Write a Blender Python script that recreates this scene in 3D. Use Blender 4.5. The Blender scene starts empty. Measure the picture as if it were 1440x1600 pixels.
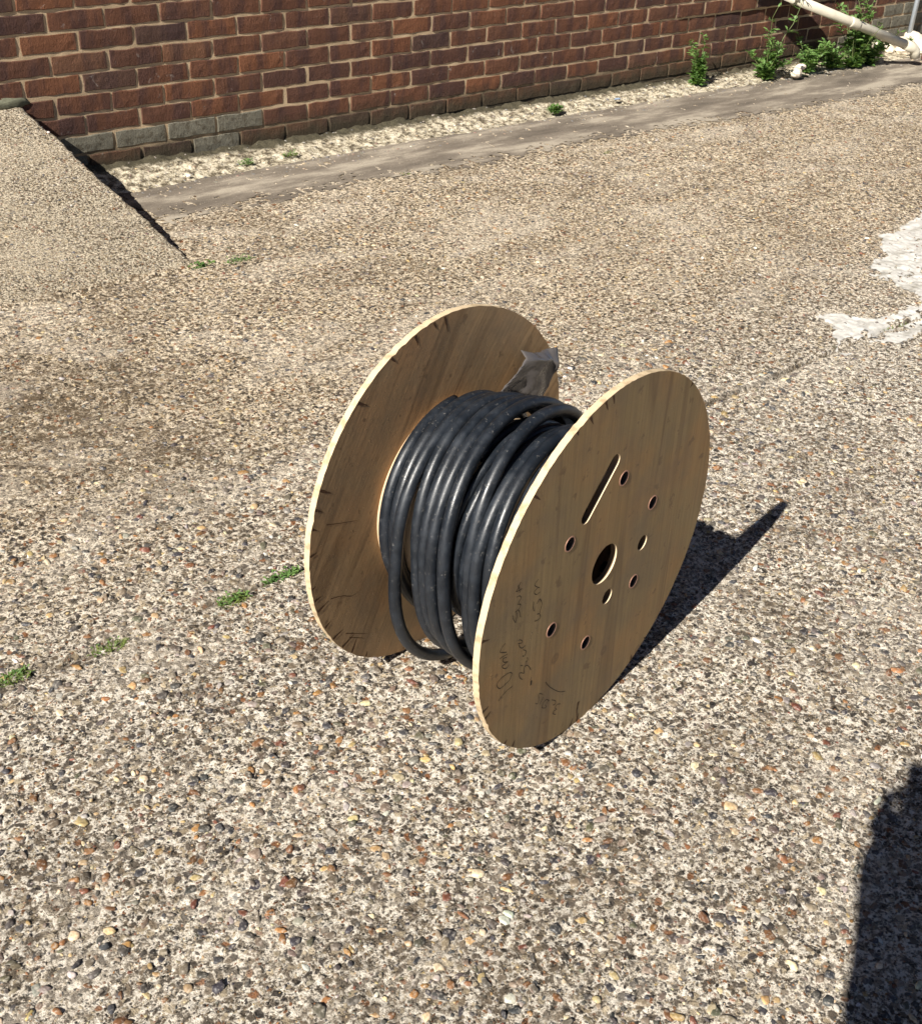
import bpy, bmesh, math, random
import numpy as np
from mathutils import Vector, Matrix
PI = math.pi
rnd = random.Random(7)
rg = np.random.default_rng(11)
C = bpy.context.scene.collection
S = bpy.context.scene

# ------------------------------------------------------------------ camera, light, exposure
CAM = Vector((-1.8814, -4.4652, 1.5733))
cam = bpy.data.cameras.new('camera'); co = bpy.data.objects.new('camera', cam); C.objects.link(co); S.camera = co
r_ = Vector((0.75421, -0.65370, 0.06200)); d_ = Vector((-0.31179, -0.43962, -0.84233)); f_ = Vector((0.57789, 0.61596, -0.53538))
m = Matrix((( r_.x, -d_.x, -f_.x, CAM.x), (r_.y, -d_.y, -f_.y, CAM.y), (r_.z, -d_.z, -f_.z, CAM.z), (0, 0, 0, 1)))
co.matrix_world = m
cam.sensor_fit = 'HORIZONTAL'; cam.sensor_width = 36; cam.lens = 36 * 1944.83 / 1440; cam.clip_start = 0.02; cam.clip_end = 300

SUN_AZ = math.radians(15.0)      # heading in which shadows fall
SUN_EL = math.radians(38.6)
sv = Vector((-math.cos(SUN_AZ) * math.cos(SUN_EL), -math.sin(SUN_AZ) * math.cos(SUN_EL), math.sin(SUN_EL)))
sl = bpy.data.lights.new('sun', 'SUN'); so = bpy.data.objects.new('sun', sl); C.objects.link(so)
so.rotation_euler = sv.to_track_quat('Z', 'Y').to_euler(); so.location = sv * 20
sl.energy = 5.0; sl.angle = math.radians(0.55); sl.color = (1.0, 0.95, 0.87)
w = bpy.data.worlds.new('World'); S.world = w; w.use_nodes = True
wn = w.node_tree.nodes; wl = w.node_tree.links
bg = wn['Background']; sky = wn.new('ShaderNodeTexSky'); sky.sky_type = 'NISHITA'; sky.sun_disc = False
sky.air_density = .35; sky.dust_density = .2; sky.sun_elevation = SUN_EL; sky.sun_rotation = math.atan2(sv.x, sv.y)
wl.new(sky.outputs[0], bg.inputs[0]); bg.inputs[1].default_value = 0.05
S.view_settings.view_transform = 'Standard'; S.view_settings.look = 'None'; S.view_settings.gamma = 1; S.view_settings.exposure = 0.95
S.view_settings.use_curve_mapping = False

# ------------------------------------------------------------------ helpers
def tag(o, label=None, cat=None, group=None, kind=None):
    if label: o['label'] = label
    if cat: o['category'] = cat
    if group: o['group'] = group
    if kind: o['kind'] = kind
    return o
def empty(name, loc, rz=0):
    o = bpy.data.objects.new(name, None); C.objects.link(o); o.location = loc; o.rotation_euler = (0, 0, rz); o.empty_display_size = .05
    return o
def pymesh(name, v, f, mats=(), smooth=True, parent=None, fm=None, col=None):
    me = bpy.data.meshes.new(name)
    v = np.asarray(v, dtype=np.float32)
    if isinstance(f, np.ndarray):
        n, k = f.shape
        me.vertices.add(len(v)); me.vertices.foreach_set('co', v.ravel())
        me.loops.add(n * k); me.loops.foreach_set('vertex_index', f.astype(np.int32).ravel())
        me.polygons.add(n); me.polygons.foreach_set('loop_start', np.arange(0, n * k, k, dtype=np.int32))
        me.update(calc_edges=True)
    else:
        me.from_pydata([tuple(map(float, p)) for p in v], [], f)
    for mt in mats: me.materials.append(mt)
    if fm is not None: me.polygons.foreach_set('material_index', np.asarray(fm, dtype=np.int32))
    me.polygons.foreach_set('use_smooth', [smooth] * len(me.polygons))
    if col is not None:
        a = me.color_attributes.new('col', 'FLOAT_COLOR', 'POINT'); c4 = np.ones((len(v), 4), np.float32); c4[:, :3] = col; a.data.foreach_set('color', c4.ravel())
    me.validate(); me.update()
    o = bpy.data.objects.new(name, me); C.objects.link(o)
    if parent: o.parent = parent
    return o
def inst(src, name, parent=None):
    o = bpy.data.objects.new(name, src.data); C.objects.link(o)
    if parent: o.parent = parent
    return o
def tube(pts, rad, n=8, cap=True):
    pts = [Vector(p) for p in pts]; V = []; F = []
    rads = rad if hasattr(rad, '__len__') else [rad] * len(pts)
    t0 = (pts[1] - pts[0]).normalized(); nrm = t0.orthogonal().normalized()
    for i, p in enumerate(pts):
        t = (pts[min(i + 1, len(pts) - 1)] - pts[max(i - 1, 0)]).normalized()
        nrm = (nrm - t * nrm.dot(t)).normalized(); b = t.cross(nrm)
        for k in range(n):
            a = 2 * PI * k / n; V.append(p + (nrm * math.cos(a) + b * math.sin(a)) * rads[i])
    for i in range(len(pts) - 1):
        for k in range(n):
            F.append((i * n + k, i * n + (k + 1) % n, (i + 1) * n + (k + 1) % n, (i + 1) * n + k))
    if cap: F.append(tuple(range(n - 1, -1, -1))); F.append(tuple((len(pts) - 1) * n + k for k in range(n)))
    return V, F
def join(parts):
    V = []; F = []
    for v, f in parts:
        o = len(V); V += [tuple(p) for p in v]; F += [tuple(i + o for i in q) for q in f]
    return V, F
def vnoise(x, y, seed=0):
    xi = np.floor(x).astype(np.int64); yi = np.floor(y).astype(np.int64); fx = x - xi; fy = y - yi
    fx = fx * fx * (3 - 2 * fx); fy = fy * fy * (3 - 2 * fy)
    def h(a, b):
        n = (a * 374761393 + b * 668265263 + seed * 974634777) & 0xffffffff
        n = ((n ^ (n >> 13)) * 1274126177) & 0xffffffff
        return ((n ^ (n >> 16)) & 0xffff) / 65535.0
    return (h(xi, yi) * (1 - fx) + h(xi + 1, yi) * fx) * (1 - fy) + (h(xi, yi + 1) * (1 - fx) + h(xi + 1, yi + 1) * fx) * fy
def fbm(x, y, seed=0, o=4):
    s = 0; a = .5
    for i in range(o): s = s + a * vnoise(x * 2 ** i, y * 2 ** i, seed + i); a *= .5
    return s / (1 - .5 ** o)

# ------------------------------------------------------------------ materials
class M:
    def __init__(s, name, rough=.8, spec=.3):
        s.m = bpy.data.materials.new(name); s.m.use_nodes = True; s.t = s.m.node_tree; s.n = s.t.nodes; s.b = s.n['Principled BSDF']
        s.b.inputs['Roughness'].default_value = rough; s.b.inputs['Specular IOR Level'].default_value = spec
        s.tc = s.n.new('ShaderNodeTexCoord'); s.co = s.tc.outputs['Object']
    def link(s, a, b): s.t.links.new(a, b)
    def mapping(s, scale=(1, 1, 1), rot=(0, 0, 0), loc=(0, 0, 0), src=None):
        k = s.n.new('ShaderNodeMapping'); k.inputs['Scale'].default_value = scale; k.inputs['Rotation'].default_value = rot; k.inputs['Location'].default_value = loc
        s.link(src or s.co, k.inputs[0]); return k.outputs[0]
    def noise(s, scale, detail=3, rough=.55, co=None, dist=0, out='Fac'):
        k = s.n.new('ShaderNodeTexNoise'); k.inputs['Scale'].default_value = scale; k.inputs['Detail'].default_value = detail
        k.inputs['Roughness'].default_value = rough; k.inputs['Distortion'].default_value = dist
        s.link(co or s.co, k.inputs['Vector']); return k.outputs[out]
    def vor(s, scale, feat='F1', out='Distance', co=None, rand=1):
        k = s.n.new('ShaderNodeTexVoronoi'); k.feature = feat; k.inputs['Scale'].default_value = scale; k.inputs['Randomness'].default_value = rand
        s.link(co or s.co, k.inputs['Vector']); return k.outputs[out]
    def ramp(s, fac, stops, interp='LINEAR'):
        k = s.n.new('ShaderNodeValToRGB'); r = k.color_ramp; r.interpolation = interp
        while len(r.elements) < len(stops): r.elements.new(.5)
        for e, (p, c) in zip(r.elements, stops):
            e.position = p; e.color = (*c, 1) if hasattr(c, '__len__') else (c, c, c, 1)
        s.link(fac, k.inputs[0]); return k.outputs[0]
    def mix(s, fac, a, b, mode='MIX'):
        k = s.n.new('ShaderNodeMix'); k.data_type = 'RGBA'; k.blend_type = mode
        for i, x in ((0, fac), (6, a), (7, b)):
            if isinstance(x, (int, float)): k.inputs[i].default_value = x if i == 0 else (x, x, x, 1)
            elif isinstance(x, tuple): k.inputs[i].default_value = (*x, 1)
            else: s.link(x, k.inputs[i])
        return k.outputs[2]
    def math(s, op, a, b=0.0, clamp=False):
        k = s.n.new('ShaderNodeMath'); k.operation = op; k.use_clamp = clamp
        for i, x in ((0, a), (1, b)):
            if isinstance(x, (int, float)): k.inputs[i].default_value = x
            else: s.link(x, k.inputs[i])
        return k.outputs[0]
    def sep(s, v, i):
        k = s.n.new('ShaderNodeSeparateXYZ'); s.link(v, k.inputs[0]); return k.outputs[i]
    def color(s, c):
        if isinstance(c, tuple): s.b.inputs['Base Color'].default_value = (*c, 1)
        else: s.link(c, s.b.inputs['Base Color'])
        return s
    def bump(s, h, dist=.002, strength=1.0, prev=None):
        k = s.n.new('ShaderNodeBump'); k.inputs['Distance'].default_value = dist; k.inputs['Strength'].default_value = strength
        s.link(h, k.inputs['Height'])
        if prev: s.link(prev, k.inputs['Normal'])
        s.link(k.outputs[0], s.b.inputs['Normal']); return k.outputs[0]
    def rnd(s):
        k = s.n.new('ShaderNodeObjectInfo'); return k.outputs['Random']
    def attr(s, nm='col'):
        k = s.n.new('ShaderNodeAttribute'); k.attribute_name = nm; return k.outputs['Color']

def mat_aggregate(name, tint=(1, 1, 1), dirt=.5, scale=1.0):
    a = M(name, .85, .25)
    wob = a.noise(45 * scale, 3, .6, out='Color')
    k = a.n.new('ShaderNodeVectorMath'); k.operation = 'SCALE'; k.inputs['Scale'].default_value = .022; a.link(wob, k.inputs[0])
    ad = a.n.new('ShaderNodeVectorMath'); ad.operation = 'ADD'; a.link(a.co, ad.inputs[0]); a.link(k.outputs[0], ad.inputs[1]); co2 = ad.outputs[0]
    stones = [(0, (.05, .045, .042)), (.12, (.10, .085, .07)), (.24, (.21, .17, .125)), (.36, (.42, .35, .25)), (.46, (.13, .11, .09)), (.56, (.26, .12, .055)),
              (.64, (.50, .43, .32)), (.74, (.24, .20, .155)), (.84, (.07, .062, .06)), (.92, (.58, .50, .37)), (1, (.20, .16, .11))]
    def layer(sc, th):
        c = a.sep(a.vor(sc, out='Color', co=co2), 0); d = a.vor(sc, out='Distance', co=co2)
        return a.ramp(c, stones, 'CONSTANT'), a.ramp(d, [(th - .08, 1), (th + .04, 0)]), d
    c1, m1, d1 = layer(60 * scale, .42)
    c2, m2, d2 = layer(150 * scale, .46)
    cem = a.ramp(a.noise(72 * scale, 6, .76), [(.41, (.055, .045, .036)), (.455, (.24, .21, .17)), (.49, (.66, .61, .53)), (.59, (.90, .87, .80))])
    gate = a.math('GREATER_THAN', a.sep(a.vor(60 * scale, out='Color', co=co2), 1), .40)
    gate2 = a.math('GREATER_THAN', a.sep(a.vor(150 * scale, out='Color', co=co2), 1), .35)
    col = a.mix(a.math('MULTIPLY', m2, gate2), cem, c2)
    col = a.mix(a.math('MULTIPLY', m1, gate), col, c1)
    big = a.ramp(a.noise(2.1, 6, .68, dist=.9), [(.40, 1), (.52, 0)])
    mid = a.ramp(a.noise(7, 5, .68), [(.38, 1), (.52, 0)])
    dd = a.math('MULTIPLY', a.math('ADD', a.math('MULTIPLY', big, .62), a.math('MULTIPLY', mid, .38)), dirt)
    dd = a.math('MULTIPLY', dd, a.ramp(a.noise(36, 6, .78), [(.41, 1.0), (.54, .22)]))
    if dirt > .3:      # grimy zone of the yard left of the reel
        mp = a.mapping((1.0, .8, 1), loc=(.75, 1.35, 0)); ln = a.n.new('ShaderNodeVectorMath'); ln.operation = 'LENGTH'; a.link(mp, ln.inputs[0])
        q = a.ramp(a.math('ADD', ln.outputs['Value'], a.math('MULTIPLY', a.noise(3.5, 6, .72), .9)), [(.6, .75), (1.15, 0)])
        dd = a.math('ADD', dd, a.math('MULTIPLY', q, a.ramp(a.noise(30, 4, .7), [(.42, 1), (.56, .12)])), True)
    dirtc = a.mix(a.noise(400, 2, .6), (.085, .07, .052), (.21, .17, .125))
    col = a.mix(dd, col, dirtc)
    if dirt > .3:      # the farther slab was cast in a sandier mix; soil fills the joint between the two
        y = a.sep(a.co, 1); yy = a.math('ADD', y, a.math('MULTIPLY', a.math('SUBTRACT', a.noise(5, 5, .7), .5), .30))
        q = a.n.new('ShaderNodeMapRange'); q.inputs['From Min'].default_value = -2.75; q.inputs['From Max'].default_value = -1.9; a.link(yy, q.inputs[0])
        col = a.mix(q.outputs[0], col, a.mix(1, col, (.93, .865, .765), 'MULTIPLY'))
        jd = a.math('ABSOLUTE', a.math('ADD', a.math('ADD', y, 2.622), a.math('MULTIPLY', a.math('SUBTRACT', a.noise(11, 5, .75), .5), .045)))
        col = a.mix(a.ramp(jd, [(.003, .7), (.010, 0)]), col, (.055, .043, .03))
    pits = a.ramp(a.noise(95 * scale, 4, .7), [(.37, .16), (.45, 1)])
    worn = a.ramp(a.noise(2.6, 6, .7, co=a.mapping((.7, 1.5, 1), (0, 0, .4)), dist=.8), [(.50, 0), (.62, .30)])
    col = a.mix(worn, col, (.80, .74, .65))
    col = a.mix(1, col, pits, 'MULTIPLY')
    col = a.mix(1, col, tint, 'MULTIPLY')
    a.color(col)
    h1 = a.ramp(d1, [(.0, 1), (.5, 0)]); n1 = a.bump(h1, .005, .7)
    n2 = a.bump(a.noise(125 * scale, 5, .8), .015, .9, n1)
    a.bump(a.ramp(d2, [(.1, 1), (.5, 0)]), .002, .8, n2)
    return a.m
MG = mat_aggregate('exposed_aggregate', (1.10, 1.05, .98), 1.0)
MR = mat_aggregate('ramp_aggregate', (1.02, .93, .78), .12, 1.8)

def mat_pebble():
    a = M('pebble', .5, .4)
    n = a.noise(180, 3, .6)
    c = a.mix(1, a.attr(), a.ramp(n, [(.3, .62), (.7, 1.3)]), 'MULTIPLY')
    dust = a.ramp(a.noise(150, 4, .75), [(.52, 0), (.66, .6)])
    a.color(a.mix(dust, c, (.50, .45, .38))); a.bump(n, .0015, .5)
    a.link(a.ramp(a.noise(50, 1), [(.35, .35), (.65, .8)]), a.b.inputs['Roughness'])
    return a.m
MP = mat_pebble()

def mat_strip():
    a = M('smooth_screed', .9, .2)
    n = a.noise(3.0, 6, .66, co=a.mapping((.6, 2.2, 1))); f = a.noise(300, 3, .7)
    c = a.ramp(n, [(.35, (.12, .10, .08)), (.50, (.20, .168, .132)), (.62, (.38, .33, .26))])
    c = a.mix(1, c, a.ramp(f, [(.3, .6), (.7, 1.25)]), 'MULTIPLY')
    sp = a.ramp(a.vor(95), [(.13, .8), (.2, 0)]); g = a.math('GREATER_THAN', a.sep(a.vor(95, out='Color'), 0), .8)
    c = a.mix(a.math('MULTIPLY', sp, g), c, (.5, .44, .35))
    a.color(c); a.bump(f, .003, .6)
    return a.m
MS = mat_strip()
def mat_fillet():
    a = M('crumbled_mortar', .95, .15)
    n = a.noise(30, 6, .78, dist=.4); f = a.noise(160, 4, .78)
    c = a.ramp(n, [(.40, (.085, .068, .045)), (.46, (.24, .20, .14)), (.52, (.50, .44, .32)), (.62, (.68, .61, .48))])
    y = a.sep(a.co, 1)
    back = a.ramp(a.math('ADD', y, a.math('MULTIPLY', a.noise(18, 4, .7), .08)), [(-.03, 0), (.045, 1)])
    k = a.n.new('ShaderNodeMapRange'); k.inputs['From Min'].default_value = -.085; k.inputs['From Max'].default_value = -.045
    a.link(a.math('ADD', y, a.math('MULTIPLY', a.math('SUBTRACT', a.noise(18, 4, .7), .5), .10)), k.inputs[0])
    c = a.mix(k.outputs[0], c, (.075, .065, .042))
    a.color(a.mix(1, c, a.ramp(f, [(.34, .5), (.55, 1.2)]), 'MULTIPLY')); a.bump(f, .006, .9)
    return a.m
MF = mat_fillet()

def mat_brick(name, kind):
    a = M(name, .9, .2)
    k = a.n.new('ShaderNodeNewGeometry'); wp = k.outputs['Position']
    r = a.rnd()
    if kind == 'red':
        base = a.ramp(r, [(0, (.12, .054, .033)), (.2, (.145, .064, .037)), (.35, (.085, .044, .034)), (.5, (.185, .078, .040)), (.65, (.125, .060, .038)), (.8, (.155, .064, .034)), (.9, (.068, .042, .036)), (1, (.175, .085, .048))])
        streak = a.noise(9, 3, .6, co=a.mapping((1.5, .1, .35), src=wp))
        base = a.mix(a.ramp(streak, [(.46, 0), (.60, .6)]), base, (.052, .030, .030))
        lime = a.ramp(a.noise(16, 5, .72, co=wp, dist=.8), [(.64, 0), (.71, .5)])
        base = a.mix(lime, base, (.42, .38, .34))
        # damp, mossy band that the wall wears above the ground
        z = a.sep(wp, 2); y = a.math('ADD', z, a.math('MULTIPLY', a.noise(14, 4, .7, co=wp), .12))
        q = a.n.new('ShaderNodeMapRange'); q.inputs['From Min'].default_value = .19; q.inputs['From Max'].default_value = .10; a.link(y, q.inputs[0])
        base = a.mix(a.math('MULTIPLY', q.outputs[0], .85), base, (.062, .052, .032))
    else:
        base = a.mix(a.noise(20, 4, .6, co=wp), (.10, .09, .065), (.25, .235, .185))
        base = a.mix(a.ramp(a.noise(30, 4, .7, co=wp), [(.5, 0), (.6, .8)]), base, (.10, .085, .06))
    f = a.noise(260, 4, .75, co=wp)
    base = a.mix(1, base, a.ramp(f, [(.3, .62), (.7, 1.35)]), 'MULTIPLY')
    a.color(base)
    n1 = a.bump(a.noise(90, 4, .7, co=a.mapping((1, 1, .5), src=wp)), .007, .9); a.bump(f, .004, 1, n1)
    return a.m
MB = mat_brick('red_brick', 'red'); MBG = mat_brick('lime_stained_brick', 'grey')
def mat_mortar():
    a = M('mortar', .95, .15)
    c = a.ramp(a.noise(9, 4, .6), [(.3, (.36, .265, .165)), (.7, (.62, .47, .30))])
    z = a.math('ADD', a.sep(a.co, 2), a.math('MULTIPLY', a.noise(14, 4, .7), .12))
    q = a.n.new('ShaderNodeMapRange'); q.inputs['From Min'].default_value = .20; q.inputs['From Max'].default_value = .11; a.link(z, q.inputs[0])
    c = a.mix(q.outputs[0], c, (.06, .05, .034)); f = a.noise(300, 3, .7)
    a.color(a.mix(1, c, a.ramp(f, [(.3, .65), (.7, 1.2)]), 'MULTIPLY')); a.bump(f, .003, .7)
    return a.m
MM = mat_mortar()

def mat_ply(name, rot, seed, base=(.290, .200, .092)):
    a = M(name, .62, .3)
    g = a.mapping((1, 1, 1), (0, rot, 0), (seed, 0, 0))
    g1 = a.mapping((14, 4, 1.4), src=g); g2 = a.mapping((130, 10, 4), src=g)
    n1 = a.noise(1, 4, .6, co=g1); n2 = a.noise(1, 3, .6, co=g2)
    b2 = tuple(x * .84 for x in base); b3 = (base[0] * 1.08, base[1] * .93, base[2] * .82)
    c = a.mix(a.ramp(n1, [(.35, 0), (.65, 1)]), base, b2)
    c = a.mix(a.ramp(a.noise(5, 3, .6, co=g), [(.45, 0), (.65, 1)]), c, b3)
    c = a.mix(1, c, a.ramp(n2, [(.3, .84), (.7, 1.12)]), 'MULTIPLY')
    st = a.noise(1, 3, .55, co=a.mapping((11, 3, .9), src=g, loc=(seed * 3, 0, 0)), dist=.5)     # long brown water streaks
    c = a.mix(a.ramp(st, [(.555, 0), (.60, .55), (.63, .15), (.69, .5)]), c, (.13, .075, .036))
    sp = a.ramp(a.noise(38, 3, .6), [(.63, 0), (.70, .7)])
    c = a.mix(sp, c, (.15, .09, .045))
    kn = a.vor(7, co=g); c = a.mix(a.ramp(kn, [(.02, .8), (.045, .3), (.07, .6), (.10, 0)]), c, (.12, .065, .03))
    bl = a.ramp(a.noise(6, 4, .65, co=a.mapping(loc=(seed, 3, 1))), [(.46, 0), (.68, .6)])
    c = a.mix(bl, c, (.17, .125, .08))
    a.color(c)
    n = a.bump(n2, .0008, .35); nb = a.bump(a.noise(70, 4, .6), .0012, .3, n)
    a.bump(a.ramp(a.noise(150, 2, .5), [(.70, 0), (.78, 1)]), .0012, .6, nb)
    return a.m
MPN = mat_ply('plywood_outer_face', .06, 2.3)
MPF = mat_ply('plywood_inner_face', -.55, 7.1, (.36, .235, .12))
def mat_edge():
    a = M('plywood_edge', .8, .2)
    # plies run round the edge: bands across the thickness (local y)
    y = a.sep(a.co, 1)
    wv = a.math('SINE', a.math('MULTIPLY', y, 2400.0))
    n = a.noise(45, 3, .6)
    c = a.mix(a.ramp(wv, [(.3, 0), (.8, .5)]), (.60, .47, .30), (.44, .325, .195))
    c = a.mix(a.ramp(n, [(.50, 0), (.66, .7)]), c, (.30, .21, .12))
    a.color(c); a.bump(a.noise(260, 2, .6), .001, .6)
    return a.m
ME = mat_edge()
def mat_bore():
    a = M('plywood_bore', .85, .15); y = a.sep(a.co, 1)      # sunlit crescent painted pale at the mouth, shaded depth painted dark
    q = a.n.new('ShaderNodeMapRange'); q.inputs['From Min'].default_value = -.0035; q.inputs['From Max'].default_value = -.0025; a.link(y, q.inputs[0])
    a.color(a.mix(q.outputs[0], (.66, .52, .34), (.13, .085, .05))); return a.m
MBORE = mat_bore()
def mat_drum():
    a = M('drum_ply', .7, .25); c = a.mix(a.noise(20, 3, .6, co=a.mapping((1, 6, 1))), (.66, .50, .33), (.50, .35, .21)); a.color(c); return a.m
MD = mat_drum()
def mat_cable():
    a = M('black_sheath', .42, .5)
    n = a.noise(24, 5, .7); f = a.noise(400, 3, .7)
    c = a.mix(a.ramp(n, [(.45, 0), (.75, 1)]), (.007, .0095, .0135), (.017, .022, .030))
    dust = a.ramp(a.noise(120, 5, .8), [(.60, 0), (.70, .7)]); film = a.ramp(a.noise(16, 5, .7), [(.45, 0), (.68, .10)])
    c = a.mix(film, c, (.075, .075, .078))
    a.color(a.mix(dust, c, (.19, .18, .165)))
    a.link(a.ramp(n, [(.35, .30), (.66, .54)]), a.b.inputs['Roughness']); n0 = a.bump(f, .0006, .35); a.bump(a.noise(9, 2), .002, .2, n0)
    return a.m
MC = mat_cable()
def simple(name, c, rough=.6, spec=.3, metal=0, noise=0, sc=60):
    a = M(name, rough, spec); a.b.inputs['Metallic'].default_value = metal
    if noise:
        lo = tuple(x * (1 - noise) for x in c); hi = tuple(min(1, x * (1 + noise)) for x in c)
        n = a.noise(sc, 4, .65); a.color(a.mix(n, lo, hi)); a.bump(n, .002, .4)
    else: a.color(c)
    return a.m
MCOP = simple('rusty_sleeve', (.42, .23, .16), .5, .5, .4, .4, 200)
MHOLE = simple('dark_steel_bore', (.02, .012, .01), .8)
MINK = simple('marker_ink', (.055, .034, .018), .7)
MCHIP = simple('torn_veneer', (.085, .045, .024), .9, .2, 0, .4, 200)
MPIPE = simple('cream_pipe_plastic', (.54, .50, .40), .45, .4, 0, .3, 14)
MPOLE = simple('galvanised_pipe', (.50, .55, .60), .4, .5, 0, .15, 40)
MCRE = simple('rubble_mortar', (.66, .58, .46), .95, .1, 0, .4, 40)
MPOT = simple('brown_clay', (.09, .045, .035), .8, .2, 0, .3, 40)
MPLAS = simple('grey_plastic_film', (.10, .09, .086), .25, .6, 0, .35, 30)
def mat_paint():
    a = M('white_cement_spill', .8, .25)
    n = a.noise(7, 4, .6, co=a.mapping((1, 3.2, 1), (0, 0, .75)))
    c = a.ramp(n, [(.3, (.32, .30, .26)), (.5, (.52, .50, .46)), (.7, (.60, .585, .55))]); f = a.noise(300, 3, .7)
    a.color(a.mix(1, c, a.ramp(f, [(.3, .8), (.7, 1.08)]), 'MULTIPLY')); a.bump(f, .002, .5); return a.m
MW = mat_paint()
def mat_leaf(name, c1, c2):
    a = M(name, .5, .35)
    a.color(a.mix(a.ramp(a.noise(45, 2, .5), [(.35, 0), (.65, 1)]), c1, c2))
    a.b.inputs['Transmission Weight'].default_value = 0
    t = a.n.new('ShaderNodeBsdfTranslucent'); t.inputs[0].default_value = (c2[0] * 1.3, c2[1] * 1.3, c2[2] * .6, 1)
    mx = a.n.new('ShaderNodeMixShader'); mx.inputs[0].default_value = .3
    a.link(a.b.outputs[0], mx.inputs[1]); a.link(t.outputs[0], mx.inputs[2]); a.link(mx.outputs[0], a.n['Material Output'].inputs[0])
    return a.m
ML1 = mat_leaf('weed_leaf', (.07, .15, .04), (.17, .28, .08)); ML2 = mat_leaf('grass_blade', (.10, .15, .04), (.20, .25, .07)); MST = mat_leaf('weed_stem', (.12, .17, .06), (.2, .22, .09))

# ------------------------------------------------------------------ ground
def slope(x, y):      # the yard falls a little towards the far right corner
    return -.009 * np.clip(x - 1.5, 0, 9) * np.clip((y + 2.6) / 2.0, 0, 1)
def joint(x, y):
    jy = -2.622 + .006 * np.sin(x * 5) + .012 * (fbm(x * 9, x * 0, 5) - .5)
    return np.exp(-((y - jy) / .007) ** 2) * (.5 + 1.0 * fbm(x * 6, x * 0 + 3, 8)) * .014
def foot(x, y): return .014 * np.exp(-((y + .996 + .012 * (fbm(x * 11, x * 0, 9) - .5)) / .010) ** 2) * (x < .13)
def gl(x, y): return slope(x, y) + .010 * (fbm(x * 1.3, y * 1.3, 1) - .5)
def gh(x, y):
    return gl(x, y) + .0045 * (fbm(x * 26, y * 26, 2, 3) - .5) + .0085 * (fbm(x * 60, y * 60, 3, 3) - .5) - joint(x, y) - foot(x, y)
def axis(segs):
    out = [segs[0][0]]
    for a, b, s in segs:
        n = max(1, round((b - a) / s)); out += [a + (b - a) * (i + 1) / n for i in range(n)]
    return np.array(out)
def grid(name, xs, ys, zf, mat, keep=None, kind=None, parent=None):
    X, Y = np.meshgrid(xs, ys); Z = zf(X, Y); n, k = X.shape
    V = np.stack([X, Y, Z], -1).reshape(-1, 3); idx = np.arange(n * k).reshape(n, k)
    F = np.stack([idx[:-1, :-1], idx[:-1, 1:], idx[1:, 1:], idx[1:, :-1]], -1).reshape(-1, 4)
    if keep is not None:
        cx = V[F].mean(1); F = F[keep(cx[:, 0], cx[:, 1])]
        u = np.unique(F); mp = np.full(len(V), -1); mp[u] = np.arange(len(u)); V = V[u]; F = mp[F]
    o = pymesh(name, V, F, [mat], True, parent)
    if kind: o['kind'] = kind
    return o
gx = axis([(-40, -6, 2), (-6, -2, .1), (-2, -1.75, .02), (-1.75, 1.1, .0052), (1.1, 2.9, .012), (2.9, 7, .03), (7, 12, .2), (12, 40, 2)])
gy = axis([(-40, -8, 2), (-8, -4.25, .05), (-4.25, -2.3, .0052), (-2.3, -.6, .012), (-.6, .3, .03)])
ground = grid('ground', gx, gy, gh, MG, kind='structure')
ground['label'] = 'exposed aggregate concrete yard'

# stones set in the concrete ---------------------------------------------------
PAL = [((.050, .048, .052), 15), ((.085, .075, .067), 16), ((.14, .11, .085), 15), ((.18, .085, .036), 9), ((.30, .15, .055), 4), ((.20, .155, .11), 14), ((.44, .32, .17), 6), ((.58, .47, .30), 6),
       ((.30, .27, .235), 12), ((.62, .58, .50), 2), ((.17, .065, .04), 3), ((.11, .10, .065), 5), ((.40, .27, .12), 4)]
pc = np.array([p[0] for p in PAL]); pw = np.array([p[1] for p in PAL], float); pw /= pw.sum()
def scatter(n, x0, x1, y0, y1, smin, smax, seed, test, zf):
    g = np.random.default_rng(seed); x = g.uniform(x0, x1, n); y = g.uniform(y0, y1, n)
    ok = test(x, y); x = x[ok]; y = y[ok]; n = len(x)
    s = smin + (smax - smin) * g.random(n) ** 3.2
    c = pc[g.choice(len(pc), n, p=pw)] * g.uniform(.6, 1.15, (n, 1)) * g.uniform(.93, 1.07, (n, 3))
    return dict(x=x, y=y, s=s, asp=g.uniform(.42, .92, n), rot=g.uniform(0, PI, n), h=g.uniform(.04, .23, n) * s, c=c, z=zf(x, y), tx=g.normal(0, .16, n), ty=g.normal(0, .16, n), seed=seed)
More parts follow.
